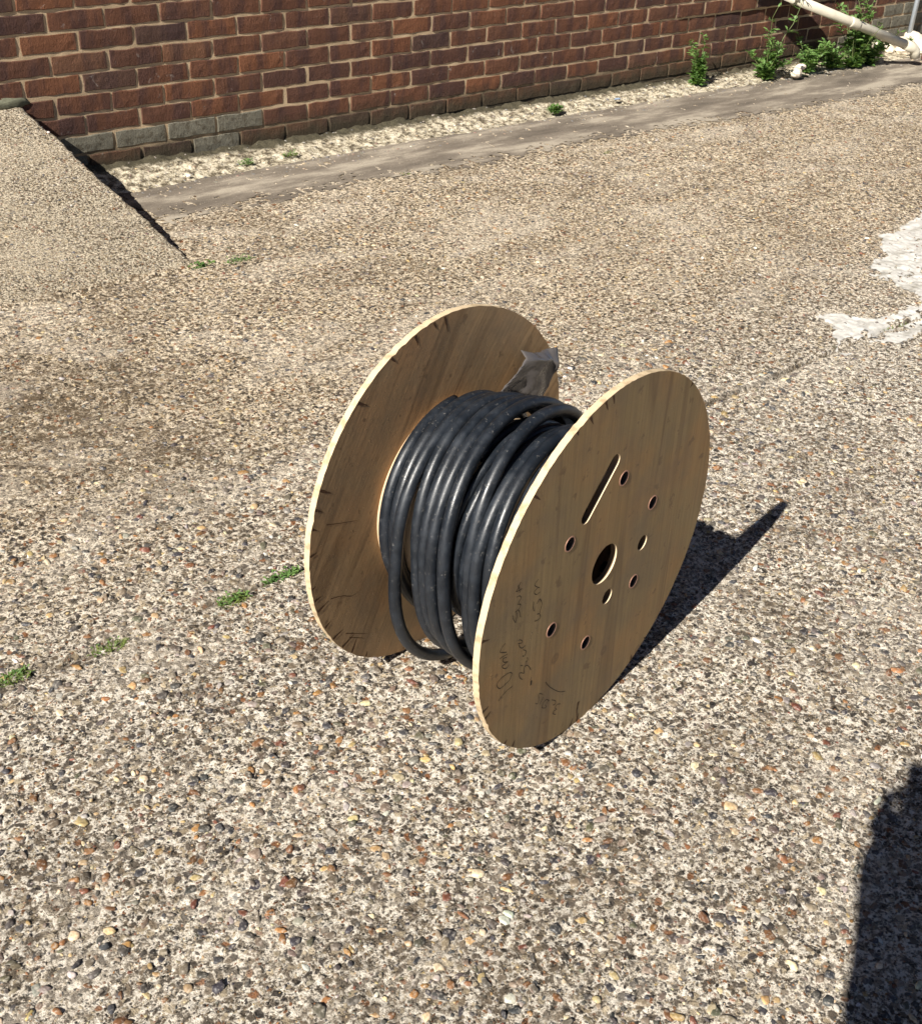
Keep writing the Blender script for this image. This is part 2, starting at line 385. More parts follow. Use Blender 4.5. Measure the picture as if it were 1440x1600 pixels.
def stone_mesh(P, i0=None, local=False, lod=1):
    idx = np.arange(len(P['x'])) if i0 is None else np.array([i0]); n = len(idx); g = np.random.default_rng(P['seed'] * 7919 + (0 if i0 is None else int(i0) + 1))
    k = 8 if lod else 6; rings = [(.50, .95), (.88, .62), (1.0, -.3)] if lod else [(.62, .85), (1.0, -.2)]
    a = np.arange(k) * 2 * PI / k
    L = [np.tile(np.array([[0, 0, 1.0]]), (n, 1, 1))]
    ang = 1 + np.clip(g.normal(0, .19, (n, k)), -.4, .4)
    for r, z in rings:
        jr = r * ang * (1 + g.normal(0, .05, (n, k)))
        L.append(np.stack([np.cos(a) * jr, np.sin(a) * jr, z + g.normal(0, .10, (n, k))], -1))
    V = np.concatenate(L, 1)
    s = P['s'][idx][:, None] / 2
    V[:, :, 2] += P['tx'][idx][:, None] * V[:, :, 0] * 2 + P['ty'][idx][:, None] * V[:, :, 1] * 2
    vx = V[:, :, 0] * s; vy = V[:, :, 1] * s * P['asp'][idx][:, None]; vz = V[:, :, 2] * P['h'][idx][:, None]
    cr = np.cos(P['rot'][idx])[:, None]; sr = np.sin(P['rot'][idx])[:, None]
    ox = 0 if local else P['x'][idx][:, None]; oy = 0 if local else P['y'][idx][:, None]; oz = 0 if local else P['z'][idx][:, None]
    V = np.stack([vx * cr - vy * sr + ox, vx * sr + vy * cr + oy, vz + oz], -1)
    m = V.shape[1]; F = []
    for j in range(k): F.append((0, 1 + j, 1 + (j + 1) % k))
    for q in range(len(rings) - 1):
        b = 1 + q * k
        for j in range(k):
            j2 = (j + 1) % k; F.append((b + j, b + k + j, b + k + j2)); F.append((b + j, b + k + j2, b + j2))
    F = np.array(F)[None] + (np.arange(n) * m)[:, None, None]
    col = np.repeat(P['c'][idx], m, 0)
    return V.reshape(-1, 3), F.reshape(-1, 3), col
fw = np.array([.684, .729]); lt = np.array([-.729, .684])
def inview(x, y, marg=.25):
    dx = x + 1.88; dy = y + 4.465; d = dx * fw[0] + dy * fw[1]; l = dx * lt[0] + dy * lt[1]
    return (d > .95) & (abs(l + .03 * d) < .40 * d + .42 + marg * 0)
joint_ok = lambda x, y: abs(y + 2.622) > .012
near = scatter(25000, -1.8, 1.2, -4.25, -2.2, .006, .025, 21, lambda x, y: inview(x, y) & joint_ok(x, y) & (fbm(x * 2.3, y * 2.3, 31) > rg.random(len(x)) * .75), gh)
sc_ = near['s'] / np.hypot(np.hypot(near['x'] + 1.88, near['y'] + 4.465), 1.57)
lat = (near['x'] + 1.88) * lt[0] + (near['y'] + 4.465) * lt[1]; dd_ = (near['x'] + 1.88) * fw[0] + (near['y'] + 4.465) * fw[1]
vis = (abs(lat) < .36 * dd_) & (dd_ > 1.1)
order = np.argsort(-np.where(vis, sc_, 0)); top = order[:300]; rest = np.setdiff1d(np.arange(len(sc_)), top)
for i in top:
    V, F, c = stone_mesh(near, i, True)
    o = pymesh('pebble', V, F, [MP], True, ground, col=c); o.location = (near['x'][i], near['y'][i], near['z'][i])
sub = {k: (v[rest] if isinstance(v, np.ndarray) else v) for k, v in near.items()}
mid_ = scatter(20000, -1.4, 4.5, -2.9, -.68, .008, .021, 22, lambda x, y: inview(x, y) & joint_ok(x, y) & ~((x < .2) & (y > -.99)) & ~((y < -2.2) & (x < 1.2) & (y < -2.2)), gh)
fine = scatter(26000, -1.8, 1.0, -4.25, -2.6, .003, .0065, 23, lambda x, y: inview(x, y), gh)
parts = [stone_mesh(sub), stone_mesh(mid_, lod=0), stone_mesh(fine, lod=0)]
off = 0; VV = []; FF = []; CC = []
for V, F, c in parts: VV.append(V); FF.append(F + off); CC.append(c); off += len(V)
tag(pymesh('pebbles', np.concatenate(VV), np.concatenate(FF), [MP], True, ground, col=np.concatenate(CC)), kind='stuff')

# smooth worn strip along the wall, crumbled mortar fillet, ramp ------------------
def strip_keep(x, y):
    n = .12 * (fbm(x * 1.6, y * 0, 41) - .5) + .10 * (fbm(x * 14, y * 14, 42) - .5)
    lo = -.60 - .022 * x + n; return (y > lo) & (x > .10 + 1.2 * n + .1) & (fbm(x * 45, y * 45, 45, 3) > .62 - 3.2 * (y - lo))
grid('screed_strip', axis([(.08, 7.5, .02)]), axis([(-.86, -.20, .012)]), lambda x, y: gl(x, y) + .0022 + .0010 * (fbm(x * 60, y * 60, 44) - .5), MS, strip_keep, 'structure')
def fil_z(x, y):
    t = np.clip((y + .235 - .03 * (fbm(x * 5, x * 0, 52) - .5)) / .235, 0, 1)
    base = .022 + .022 * np.clip(1.2 - x, 0, 1)
    return gl(x, y) + .0015 + base * t ** .8 + t ** .5 * .030 * (fbm(x * 16, y * 16, 50) - .45) + .016 * np.clip(t * 6 + .15, 0, 1) * (fbm(x * 60, y * 60, 51) - .5)
grid('mortar_fillet', axis([(-.05, 5.0, .010), (5.0, 8, .03)]), axis([(-.26, .012, .009)]), fil_z, MF, lambda x, y: y > -.235 + .035 * (fbm(x * 7, x * 0, 53) - .5), 'structure')
def edge_x(y): return -.013 + .113 * (-y / .964)
ry = axis([(-.985, -.01, .012)]); 
def ramp_z(x, y): return np.maximum(.302 * (1 + y / .968), -.012) + .004 * (fbm(x * 22, y * 22, 60, 3) - .5) + .0035 * (fbm(x * 90, y * 90, 61, 3) - .5)
rows = []; us = axis([(-3, -.9, .06), (-.9, 0, .010)])
Vr = []; 
for y in ry:
    ex = edge_x(y) + .022 * (float(fbm(np.array(y * 9), np.array(0.), 62)) - .5) + .020 * (float(fbm(np.array(y * 40), np.array(0.), 64)) - .5)
    x = us + ex; z = ramp_z(x, np.full_like(x, y)); z[-1] -= .005; z[-2] -= .001
    g_ = float(joint(np.array(0.), np.array(0.)))
    line = [(a, y, b) for a, b in zip(x, z)]
    j = .02 * (float(fbm(np.array(y * 30), np.array(4.), 63)) - .5)
    line += [(ex + .006 + j * .3, y, max(z[-1] * .5, -.02)), (ex + .012 + j, y, -.03)]
    Vr += line
k = len(us) + 2; n = len(ry); idx = np.arange(n * k).reshape(n, k)
F = np.stack([idx[:-1, :-1], idx[:-1, 1:], idx[1:, 1:], idx[1:, :-1]], -1).reshape(-1, 4)
ramp = pymesh('concrete_ramp', Vr, F, [MR], True); ramp['kind'] = 'structure'; ramp['label'] = 'sloping concrete ramp beside the brick wall'
rp = scatter(2600, -1.3, .1, -.96, -.02, .006, .014, 24, lambda x, y: x < edge_x(y) - .01, ramp_z)
V, F, c = stone_mesh(rp, lod=0); tag(pymesh('pebbles', V, F, [MP], True, ramp, col=c * .9 + .06), kind='stuff')

deb = scatter(4500, .15, 6.2, -.34, -.01, .005, .020, 27, lambda x, y: rg.random(len(x)) < np.exp(-((y + .20) / .09) ** 2) * .7 + .25, lambda x, y: np.where(y > -.235, fil_z(x, y), gl(x, y) + .002))
V, F, c = stone_mesh(deb, lod=0); tag(pymesh('loose_grit', V, F, [MP], True, ground, col=c * .9 + .08), kind='stuff')

# white cement spill -----------------------------------------------------------
polys = [[(2.9, -2.0), (2.795, -2.064), (2.677, -2.064), (2.443, -2.106), (2.342, -2.188), (2.134, -2.264), (2.059, -2.339), (2.046, -2.421), (1.993, -2.555), (1.952, -2.585), (2.6, -2.59), (3.3, -2.5), (3.5, -2.1)],
         [(2.3, -2.61), (1.952, -2.575), (1.819, -2.553), (1.695, -2.535), (1.624, -2.446), (1.56, -2.448), (1.504, -2.519), (1.414, -2.604), (1.5, -2.592), (1.603, -2.613), (1.742, -2.606), (1.891, -2.618)],
         [(1.866, -2.637), (1.728, -2.647), (1.564, -2.645), (1.524, -2.665), (1.655, -2.705), (1.818, -2.67), (2.2, -5.82), (2.2, -2.637)], [(1.356, -2.637), (1.404, -2.642), (1.397, -2.681), (1.349, -2.66)]]
def inpoly(x, y, P):
    c = np.zeros(x.shape, bool); j = len(P) - 1
    for i in range(len(P)):
        (xi, yi), (xj, yj) = P[i], P[j]
        c ^= ((yi > y) != (yj > y)) & (x < (xj - xi) * (y - yi) / (yj - yi + 1e-12) + xi); j = i
    return c
def spill_keep(x, y):
    s = .10; wx = x + s * (fbm(x * 22, y * 22, 70, 5) - .5); wy = y + s * (fbm(x * 22, y * 22, 71, 5) - .5); a = np.zeros(x.shape, bool)
    for P in polys: a |= inpoly(wx, wy, P)
    c_, s_ = math.cos(-.55), math.sin(-.55); u = x * c_ - y * s_; v = x * s_ + y * c_
    tears = .6 * fbm(u * 12, v * 55, 72, 4) + .4 * fbm(x * 60, y * 60, 74, 3); edge = np.clip((2.5 - x) * .4, 0, .22)
    holes = (tears < .31 + edge * np.clip((-(y + 2.2)) * 3, 0, 1) * (y > -2.52)) & ((y > -2.45) | (tears < .25))
    return a & ~holes
tag(grid('cement_spill', axis([(1.3, 3.4, .0055)]), axis([(-2.75, -2.0, .005)]), lambda x, y: gh(x, y) + .0006 + .0058 * (fbm(x * 14, y * 30, 77, 4) - .25), MW, spill_keep),
    'white dried cement splashed across the concrete at the right edge', 'cement spill')

# ------------------------------------------------------------------ brick wall
wall = empty('brick_wall', (3, 0, 0)); tag(wall, 'red brown brick wall with sandy mortar along the back of the yard', 'wall')
BW, BH, Z0 = .225, .075, .09
def brick_mesh(w, seed):
    g = random.Random(seed); nx, nz = 6, 2; bm = bmesh.new(); hw = w / 2; hh = .0320; grid_ = []
    e = [(-hw, -hh), (hw, hh)]
    ring = []
    def P(i, j):
        x = -hw + 2 * hw * i / nx; z = -hh + 2 * hh * j / nz; ed = i in (0, nx) or j in (0, nz); cn = i in (0, nx) and j in (0, nz)
        if i == 0: x += .003
        if i == nx: x -= .003
        if j == 0: z += .003
        if j == nz: z -= .003
        y = g.uniform(-.0010, .0010) + (.0012 if ed else 0) + (.001 if cn else 0)
        k_ = .0024 if ed else .001
        return bm.verts.new((x + g.uniform(-k_, k_), y, z + g.uniform(-k_, k_)))
    G = [[P(i, j) for j in range(nz + 1)] for i in range(nx + 1)]
    for i in range(nx):
        for j in range(nz): bm.faces.new((G[i][j], G[i + 1][j], G[i + 1][j + 1], G[i][j + 1]))
    loop = [G[i][0] for i in range(nx + 1)] + [G[nx][j] for j in range(1, nz + 1)] + [G[i][nz] for i in range(nx - 1, -1, -1)] + [G[0][j] for j in range(nz - 1, 0, -1)]
    prev = loop
    for dy, sc in ((.006, .0032), (.055, .0036)):
        new = []
        for v in loop:
            sx = sc if v.co.x > hw * .96 - .003 else (-sc if v.co.x < -hw * .96 + .003 else 0); sz = sc if v.co.z > hh * .8 else (-sc if v.co.z < -hh * .8 else 0)
            new.append(bm.verts.new((v.co.x + sx + g.uniform(-.0005, .0005), dy, v.co.z + sz)))
        for a in range(len(loop)):
            b = (a + 1) % len(loop); bm.faces.new((prev[b], prev[a], new[a], new[b]))
        prev = new
    bm.normal_update(); me = bpy.data.meshes.new('brick'); bm.to_mesh(me); bm.free()
    me.materials.append(MB); return me
meshes = [brick_mesh(.2135, s) for s in range(14)]; gmeshes = []
for me in meshes[:5]:
    c = me.copy(); c.materials.clear(); c.materials.append(MBG); gmeshes.append(c)
def vis_top(x):     # height up to which the picture frames the wall
    return .72 - .075 * x
far_parts = []
def brick_at(x, row, me, gme=None):
    z = Z0 + row * BH + BH / 2; y = -rnd.uniform(0, .003)
    if row >= 3: y -= .012 * min(1, max(0, (x - 3.3) / .8))
    return x, y, z
for row in range(-2, 76):
    off = 0 if row % 2 else .5
    if row in (-2,): off = .3
    for n in range(-16, 40):
        xc = (n + off + .5) * BW + rnd.uniform(-.002, .002)
        if xc < -3 or xc > 8.5: continue
        z = Z0 + row * BH + BH / 2
        me = rnd.choice(meshes); x, y, z = brick_at(xc, row, me)
        z += rnd.uniform(-.0015, .0015)
        visible = -.25 < xc < 6.4 and z < vis_top(xc) + .06 and not (xc < -.12 and z < .27)
        if visible:
            grey = (row == 0 and .15 < xc < .95) or (row == -1 and xc < 1.0 and rnd.random() < .5) or (row == -1 and xc > 5.2) or (row in (0, 1) and xc > 5.6)
            o = bpy.data.objects.new('brick', rnd.choice(gmeshes) if grey else me); C.objects.link(o); o.parent = wall
            o.location = (x - 3, y, z); o.rotation_euler = (rnd.uniform(-.008, .008), rnd.uniform(-.006, .006), rnd.uniform(-.006, .006))
        else:
            w2 = .1075; far_parts.append(([(x - 3 + sx * w2, y + yy, z + sz * .0325) for yy in (0, .05) for sx, sz in ((-1, -1), (1, -1), (1, 1), (-1, 1))],
                                      [(0, 1, 2, 3), (1, 5, 6, 2), (5, 4, 7, 6), (4, 0, 3, 7), (3, 2, 6, 7), (4, 5, 1, 0)]))
V, F = join(far_parts); tag(pymesh('upper_bricks', V, F, [MB], False, wall), kind='stuff')
# mortar body with slightly hollowed joints; it steps forward with the courses above the ledge
X = axis([(-3, -.3, .1), (-.3, 5.0, .012), (5.0, 8.6, .03)]); Z = axis([(-.1, .6, .010), (.6, 5.8, .1)]); XX, ZZ = np.meshgrid(X, Z)
stepf = (ZZ > Z0 + 3 * BH + .002) * .012 * np.clip((XX - 3.3) / .8, 0, 1)
YY = .0036 + .0022 * (fbm(XX * 30, ZZ * 30, 80) - .5) + .0016 * (fbm(XX * 5, ZZ * 5, 81) - .5) - stepf
idx = np.arange(XX.size).reshape(XX.shape)
F = np.stack([idx[:-1, :-1], idx[:-1, 1:], idx[1:, 1:], idx[1:, :-1]], -1).reshape(-1, 4)
pymesh('mortar', np.stack([XX - 3, YY, ZZ], -1).reshape(-1, 3), F, [MM], True, wall)
pymesh('wall_core', [(-6, .03, -.1), (5.6, .03, -.1), (5.6, .26, -.1), (-6, .26, -.1), (-6, .03, 5.82), (5.6, .03, 5.82), (5.6, .26, 5.82), (-6, .26, 5.82)],
       [(0, 1, 5, 4), (1, 2, 6, 5), (2, 3, 7, 6), (3, 0, 4, 7), (4, 5, 6, 7)], [MM], False, wall)
# lump of old render where the ramp meets the wall
def blob(cx, cy, cz, sx, sy, sz, seed, n=10, k=14):
    V = []; F = []
    for i in range(n + 1):
        t = PI * i / n
        for j in range(k):
            a = 2 * PI * j / k; d = Vector((math.sin(t) * math.cos(a), math.sin(t) * math.sin(a), math.cos(t)))
            q = 1 + .55 * (float(fbm(np.array(d.x * 1.7 + seed), np.array(d.y * 1.7 + d.z * 2.3), seed)) - .5)
            V.append((cx + d.x * sx * q, cy + d.y * sy * q, cz + d.z * sz * q))
    for i in range(n):
        for j in range(k): F.append((i * k + j, (i + 1) * k + j, (i + 1) * k + (j + 1) % k, i * k + (j + 1) % k))
    return V, F
a_, b_ = join([blob(-.09, .002, .312, .10, .016, .022, 3), blob(-.24, .002, .316, .11, .016, .026, 4)])
pymesh('render_patch', [(x - 3 + rnd.uniform(-.004, .004), y + rnd.uniform(-.003, .003), z + rnd.uniform(-.006, .006)) for x, y, z in a_], b_, [simple('mossy_render', (.13, .13, .09), .95, .1, 0, .8, 60)], True, wall)

# ------------------------------------------------------------------ cable reel
RR, WW, TH = .3535, .3684, .0122
AXR = math.radians(10.29)
reel = empty('cable_reel', (-.4720, -3.3357, 0), AXR); tag(reel, 'plywood cable reel with two round flanges standing on the concrete', 'cable reel')
def flange_outline(seed, n=220, notches=()):
    g = random.Random(seed); P = []
    for i in range(n):
        a = 2 * PI * i / n; r = RR + .0009 * math.sin(3 * a + seed) + g.uniform(-.0006, .0006)
        for na, nd in notches:
            if abs((a - na + PI) % (2 * PI) - PI) < .013: r -= nd * g.uniform(.3, .6)
        P.append((r * math.cos(a), r * math.sin(a)))
    return P
BOLTS = [(.0228, .1658), (.1429, .0637), (-.1259, .1045), (.1195, -.0974), (-.1498, -.0579), (-.0271, -.1565)]
SMALL = [(.1295, -.0168, .0155), (.0276, -.0834, .0155)]
def circ(cx, cy, r, n=28): return [(cx + r * math.cos(-2 * PI * i / n), cy + r * math.sin(-2 * PI * i / n)) for i in range(n)]
sa = Vector((-.0155, .2130)); sb = Vector((-.0845, .1385)); sd = (sb - sa).normalized(); sp_ = Vector((-sd.y, sd.x)); hwid = .0145
slot = []
for i in range(9):
    t = PI * i / 8; slot.append(tuple(sa + sp_ * hwid * math.cos(t) - sd * hwid * math.sin(t)))
for i in range(9):
    t = PI * i / 8; slot.append(tuple(sb - sp_ * hwid * math.cos(t) + sd * hwid * math.sin(t)))
def plate(name, outline, holes, th):
    cu = bpy.data.curves.new(name, 'CURVE'); cu.dimensions = '2D'; cu.fill_mode = 'BOTH'; cu.extrude = th / 2
    for P in [outline] + holes:
        s = cu.splines.new('POLY'); s.points.add(len(P) - 1); s.use_cyclic_u = True
        for q, (x, y) in zip(s.points, P): q.co = (x, y, 0, 1)
    o = bpy.data.objects.new('tmp', cu); C.objects.link(o); bpy.context.view_layer.update()
    me = bpy.data.meshes.new_from_object(o.evaluated_get(bpy.context.evaluated_depsgraph_get())); bpy.data.objects.remove(o)
    me.name = name
    # curve plane (x, y) -> reel plane (x, z); thickness along reel axis y
    for v in me.vertices: v.co = (v.co.x, -v.co.z, v.co.y)
    return me
me = plate('flange', flange_outline(2, 260, [(1.95, .004), (2.3, .003), (3.3, .003), (3.62, .004), (4.3, .004), (4.75, .003), (.3, .002)]),
           [circ(0, .001, .0390, 44)] + [circ(x, z, .0145) for x, z in BOLTS] + [circ(x, z, r, 24) for x, z, r in SMALL] + [slot], TH)
me.materials.clear(); me.materials.append(MPN); me.materials.append(ME)
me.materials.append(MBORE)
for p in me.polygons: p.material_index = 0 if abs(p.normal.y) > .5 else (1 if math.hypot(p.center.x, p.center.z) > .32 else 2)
fl = bpy.data.objects.new('flange', me); C.objects.link(fl); fl.parent = reel; fl.location = (0, TH / 2, RR)
fl['label'] = 'near flange with slot, bolt holes and pencilled notes'
for x, z in BOLTS:      # rusty steel sleeves standing a little proud of the plywood
    V = []; F = []; n = 24
    prof = [(.0145, .006), (.0145, -.0068), (.0139, -.0071), (.0122, -.0070), (.0117, .02), (.0117, .06)]
    for r, y in prof:
        for k in range(n): V.append((r * math.cos(2 * PI * k / n), y, r * math.sin(2 * PI * k / n)))
    for i in range(len(prof) - 1):
        for k in range(n): F.append((i * n + k, i * n + (k + 1) % n, (i + 1) * n + (k + 1) % n, (i + 1) * n + k))
    o = pymesh('bolt_sleeve', V, F, [MCOP, MHOLE], True, fl, fm=[0] * (3 * n) + [1] * (2 * n)); o.location = (x, 0, z)
INK = [[(-0.2595, 0.0984), (-0.2642, 0.0927), (-0.2663, 0.0877), (-0.2708, 0.0855), (-0.2628, 0.0833), (-0.2544, 0.0829)], [(-0.2659, 0.0946), (-0.2597, 0.0811), (-0.2606, 0.0775)], [(-0.2669, 0.0726), (-0.2582, 0.071), (-0.2543, 0.0638), (-0.2581, 0.0606), (-0.2602, 0.0554)], [(-0.2624, 0.0561), (-0.254, 0.0521), (-0.254, 0.0468), (-0.2585, 0.0441), (-0.2669, 0.0434)], [(-0.2669, 0.0434), (-0.2583, 0.0429), (-0.2527, 0.0335), (-0.25, 0.0245)], [(-0.2623, 0.0409), (-0.2606, 0.0294), (-0.2622, 0.0207), (-0.2694, 0.0311), (-0.2728, 0.0404)], [(-0.2091, 0.0774), (-0.2159, 0.0747), (-0.218, 0.0695), (-0.2079, 0.0611), (-0.203, 0.0579)], [(-0.2078, 0.0605), (-0.2162, 0.0581), (-0.216, 0.0527), (-0.2086, 0.0471), (-0.1999, 0.0478)], [(-0.2157, 0.0366), (-0.2154, 0.0258), (-0.2115, 0.0151)], [(-0.2053, 0.0267), (-0.1989, 0.0329), (-0.191, 0.0211), (-0.1911, 0.0125), (-0.193, 0.006)], [(-0.193, 0.006), (-0.1936, 0.0009), (-0.2015, 0.0036)], [(-0.1934, -0.0003), (-0.1898, -0.0089), (-0.1976, -0.0111), (-0.2064, -0.0079)], [(-0.2515, -0.1178), (-0.2668, -0.1182), (-0.2799, -0.1219), (-0.2885, -0.1271)], [(-0.2566, -0.0874), (-0.2634, -0.0813), (-0.2772, -0.0787), (-0.2905, -0.0797), (-0.2973, -0.0846), (-0.2955, -0.0922), (-0.2878, -0.1004), (-0.2744, -0.1002), (-0.2611, -0.0978), (-0.2566, -0.0874)], [(-0.2686, -0.0618), (-0.2757, -0.0653), (-0.2849, -0.0591), (-0.2882, -0.0526)], [(-0.2882, -0.0526), (-0.2807, -0.0533), (-0.2723, -0.0531)], [(-0.2723, -0.0531), (-0.2848, -0.0469), (-0.2876, -0.0389), (-0.2773, -0.0412)], [(-0.2764, -0.0353), (-0.2883, -0.0334), (-0.2966, -0.0329)], [(-0.2797, -0.0295), (-0.2913, -0.0233), (-0.2976, -0.019), (-0.2944, -0.0121), (-0.2851, -0.0081)], [(-0.2232, -0.1213), (-0.2315, -0.1121), (-0.2357, -0.1016), (-0.2314, -0.1016), (-0.2196, -0.1101)], [(-0.2196, -0.1101), (-0.2219, -0.1007), (-0.2201, -0.0951), (-0.2129, -0.0968), (-0.2042, -0.1074), (-0.2003, -0.1152)], [(-0.2338, -0.0848), (-0.2263, -0.0887)], [(-0.2317, -0.0527), (-0.2229, -0.0598), (-0.2219, -0.0663), (-0.2275, -0.0695), (-0.2298, -0.0655)], [(-0.2158, -0.0778), (-0.2137, -0.0857), (-0.2198, -0.086)], [(-0.2257, -0.0471), (-0.236, -0.0469), (-0.2442, -0.0376), (-0.2469, -0.0309)], [(-0.2487, -0.0298), (-0.2378, -0.0349), (-0.2376, -0.0305), (-0.2444, -0.0247), (-0.2487, -0.0241)], [(-0.147, -0.1741), (-0.1336, -0.1923), (-0.1129, -0.2132), (-0.0946, -0.2291), (-0.0749, -0.24)], [(-0.1512, -0.1989), (-0.1648, -0.1896), (-0.1628, -0.2022), (-0.1639, -0.2121), (-0.1722, -0.2068)], [(-0.149, -0.2067), (-0.1573, -0.2185)], [(-0.1272, -0.2293), (-0.1363, -0.2206), (-0.1455, -0.2218), (-0.1481, -0.2288), (-0.1474, -0.2328), (-0.1348, -0.2403), (-0.1384, -0.2308)], [(-0.1278, -0.226), (-0.1344, -0.2319)], [(-0.119, -0.2323), (-0.1056, -0.2431), (-0.1041, -0.2514), (-0.1123, -0.2491)], [(-0.0864, -0.2628), (-0.0972, -0.2573), (-0.1023, -0.2614), (-0.097, -0.2693)], [(-0.0991, -0.2686), (-0.1072, -0.2671), (-0.1071, -0.273), (-0.0979, -0.2805)]]
def smooth_line(P, sub=4):
    P = [Vector((*p, 0)) for p in P]; out = []
    for i in range(len(P) - 1):
        p0 = P[max(i - 1, 0)]; p1 = P[i]; p2 = P[i + 1]; p3 = P[min(i + 2, len(P) - 1)]
        for k in range(sub):
            t = k / sub; out.append(.5 * ((2 * p1) + (p2 - p0) * t + (2 * p0 - 5 * p1 + 4 * p2 - p3) * t * t + (3 * p1 - p0 - 3 * p2 + p3) * t ** 3))
    return out + [P[-1]]
def ribbons(lines, width, y, taper=False):
    V = []; F = []
    for L in lines:
        L = smooth_line(L); b = len(V)
        for i, p in enumerate(L):
            t = L[min(i + 1, len(L) - 1)] - L[max(i - 1, 0)]; t = t.normalized() if t.length > 0 else Vector((1, 0, 0)); nn = Vector((-t.y, t.x, 0))
            wdt = width * (rnd.uniform(.7, 1.15)) * ((1 - i / len(L)) if taper else 1) / 2
            V += [(p.x + nn.x * wdt, y, p.y + nn.y * wdt), (p.x - nn.x * wdt, y, p.y - nn.y * wdt)]
        for i in range(len(L) - 1): F.append((b + 2 * i, b + 2 * i + 1, b + 2 * i + 3, b + 2 * i + 2))
    return V, F
for a_, b_ in ((0, 6), (6, 12), (12, 19), (19, 26), (26, 27), (27, 34)): tag(pymesh('handwriting', *ribbons(INK[a_:b_], .0017, -TH / 2 - .0004), [MINK], False, fl), kind='stuff')
pymesh('ink_mark', *ribbons([[(-.1946, -.1404), (-.1946, -.1513)]], .005, -TH / 2 - .0004), [MINK], False, fl)
g = random.Random(5); chips = []
for a in [1.72, 1.78, 1.9, 2.0, 2.35, 3.05, 3.5, 3.56, 3.9, 4.0, 4.6, 4.66, 5.2, 5.35, .9]:
    L = g.uniform(.008, .024); a2 = a + g.uniform(-.3, .3); r0 = RR - .001
    chips.append([(r0 * math.cos(a), r0 * math.sin(a)), (r0 * math.cos(a) - L * .5 * math.cos(a2), r0 * math.sin(a) - L * .5 * math.sin(a2)), (r0 * math.cos(a) - L * math.cos(a2), r0 * math.sin(a) - L * math.sin(a2))])
chips.append([(-.02, -.30), (-.022, -.322), (-.016, -.345)])
tag(pymesh('veneer_chips', *ribbons(chips, .007, -TH / 2 - .0003, True), [MCHIP], False, fl), kind='stuff')

# far flange, slightly dished so that its right side catches the grazing sun
def warp(x, z):
    u = x * .90 + z * .43; return .003 - .05 * u * u - .36 * np.clip(u - .12, 0, 1) ** 2
nr, na = 26, 240; V = []; ol = flange_outline(9, na, [(1.75, .005), (1.9, .004), (2.0, .006), (2.2, .003), (2.9, .003), (3.2, .003), (3.7, .004), (.45, .006), (.52, .004), (4.2, .003), (1.2, .003)])
for side in (0, 1):
    for i in range(nr + 1):
        for k in range(na):
            q = i / nr; x = ol[k][0] * q; z = ol[k][1] * q; V.append((x, side * TH + warp(x, z), z))
F = []; FM = []; st = (nr + 1) * na
for i in range(nr):
    for k in range(na):
        a = i * na + k; b = i * na + (k + 1) % na; c = (i + 1) * na + (k + 1) % na; d = (i + 1) * na + k
        F += [(a, b, c, d), (a + st, d + st, c + st, b + st)]; FM += [0, 0]
for k in range(na): a = nr * na + k; b = nr * na + (k + 1) % na; F.append((a, b, b + st, a + st)); FM.append(1)
# separate rim vertices so that the edge stays crisp
base = len(V); V += [V[nr * na + k] for k in range(na)] + [V[nr * na + k + st] for k in range(na)]
F[-na:] = [(base + k, base + (k + 1) % na, base + na + (k + 1) % na, base + na + k) for k in range(na)]
ff = pymesh('flange', np.array(V), np.array(F), [MPF, ME], True, reel, fm=FM); ff.location = (0, WW, RR)
ff['label'] = 'far flange, its inner face streaked and chipped at the rim'
chips = []
for a in [1.62, 1.70, 1.84, 2.02, 2.3, 2.75, 2.85, 2.95, 3.1, 3.3, 3.38, 3.46, 3.6, 3.72, 3.84, 3.95, 4.1, 4.5, .5, .58]:
    L = g.uniform(.010, .035); a2 = a + g.uniform(-.4, .4); r0 = RR - .0015
    P = [(r0 * math.cos(a), r0 * math.sin(a)), (r0 * math.cos(a) - L * .5 * math.cos(a2), r0 * math.sin(a) - L * .5 * math.sin(a2)), (r0 * math.cos(a) - L * math.cos(a2), r0 * math.sin(a) - L * math.sin(a2))]
    chips.append(P)
V, F = ribbons(chips, .007, 0, True)
V2, F2 = ribbons([[(-.31, .06), (-.27, .045), (-.225, .03)], [(-.30, -.1), (-.27, -.11), (-.24, -.125), (-.21, -.12)], [(-.26, -.2), (-.2, -.235)], [(-.25, -.215), (-.21, -.24)]], .0022, 0, True)
Va, Fa = join([(V, F), (V2, F2)])
tag(pymesh('veneer_chips', [(x, float(warp(x, z)) - .0006, z) for x, y, z in Va], Fa, [MCHIP], False, ff), kind='stuff')
# drum
V = []; F = []; n = 96; RD = .178
for y in (TH + .0005, WW + .006):
    for k in range(n): V.append((RD * math.cos(2 * PI * k / n), y, RD * math.sin(2 * PI * k / n)))
for k in range(n): F.append((k, (k + 1) % n, n + (k + 1) % n, n + k))
dr = pymesh('drum', V, F, [MD], True, reel); dr.location = (0, 0, RR)

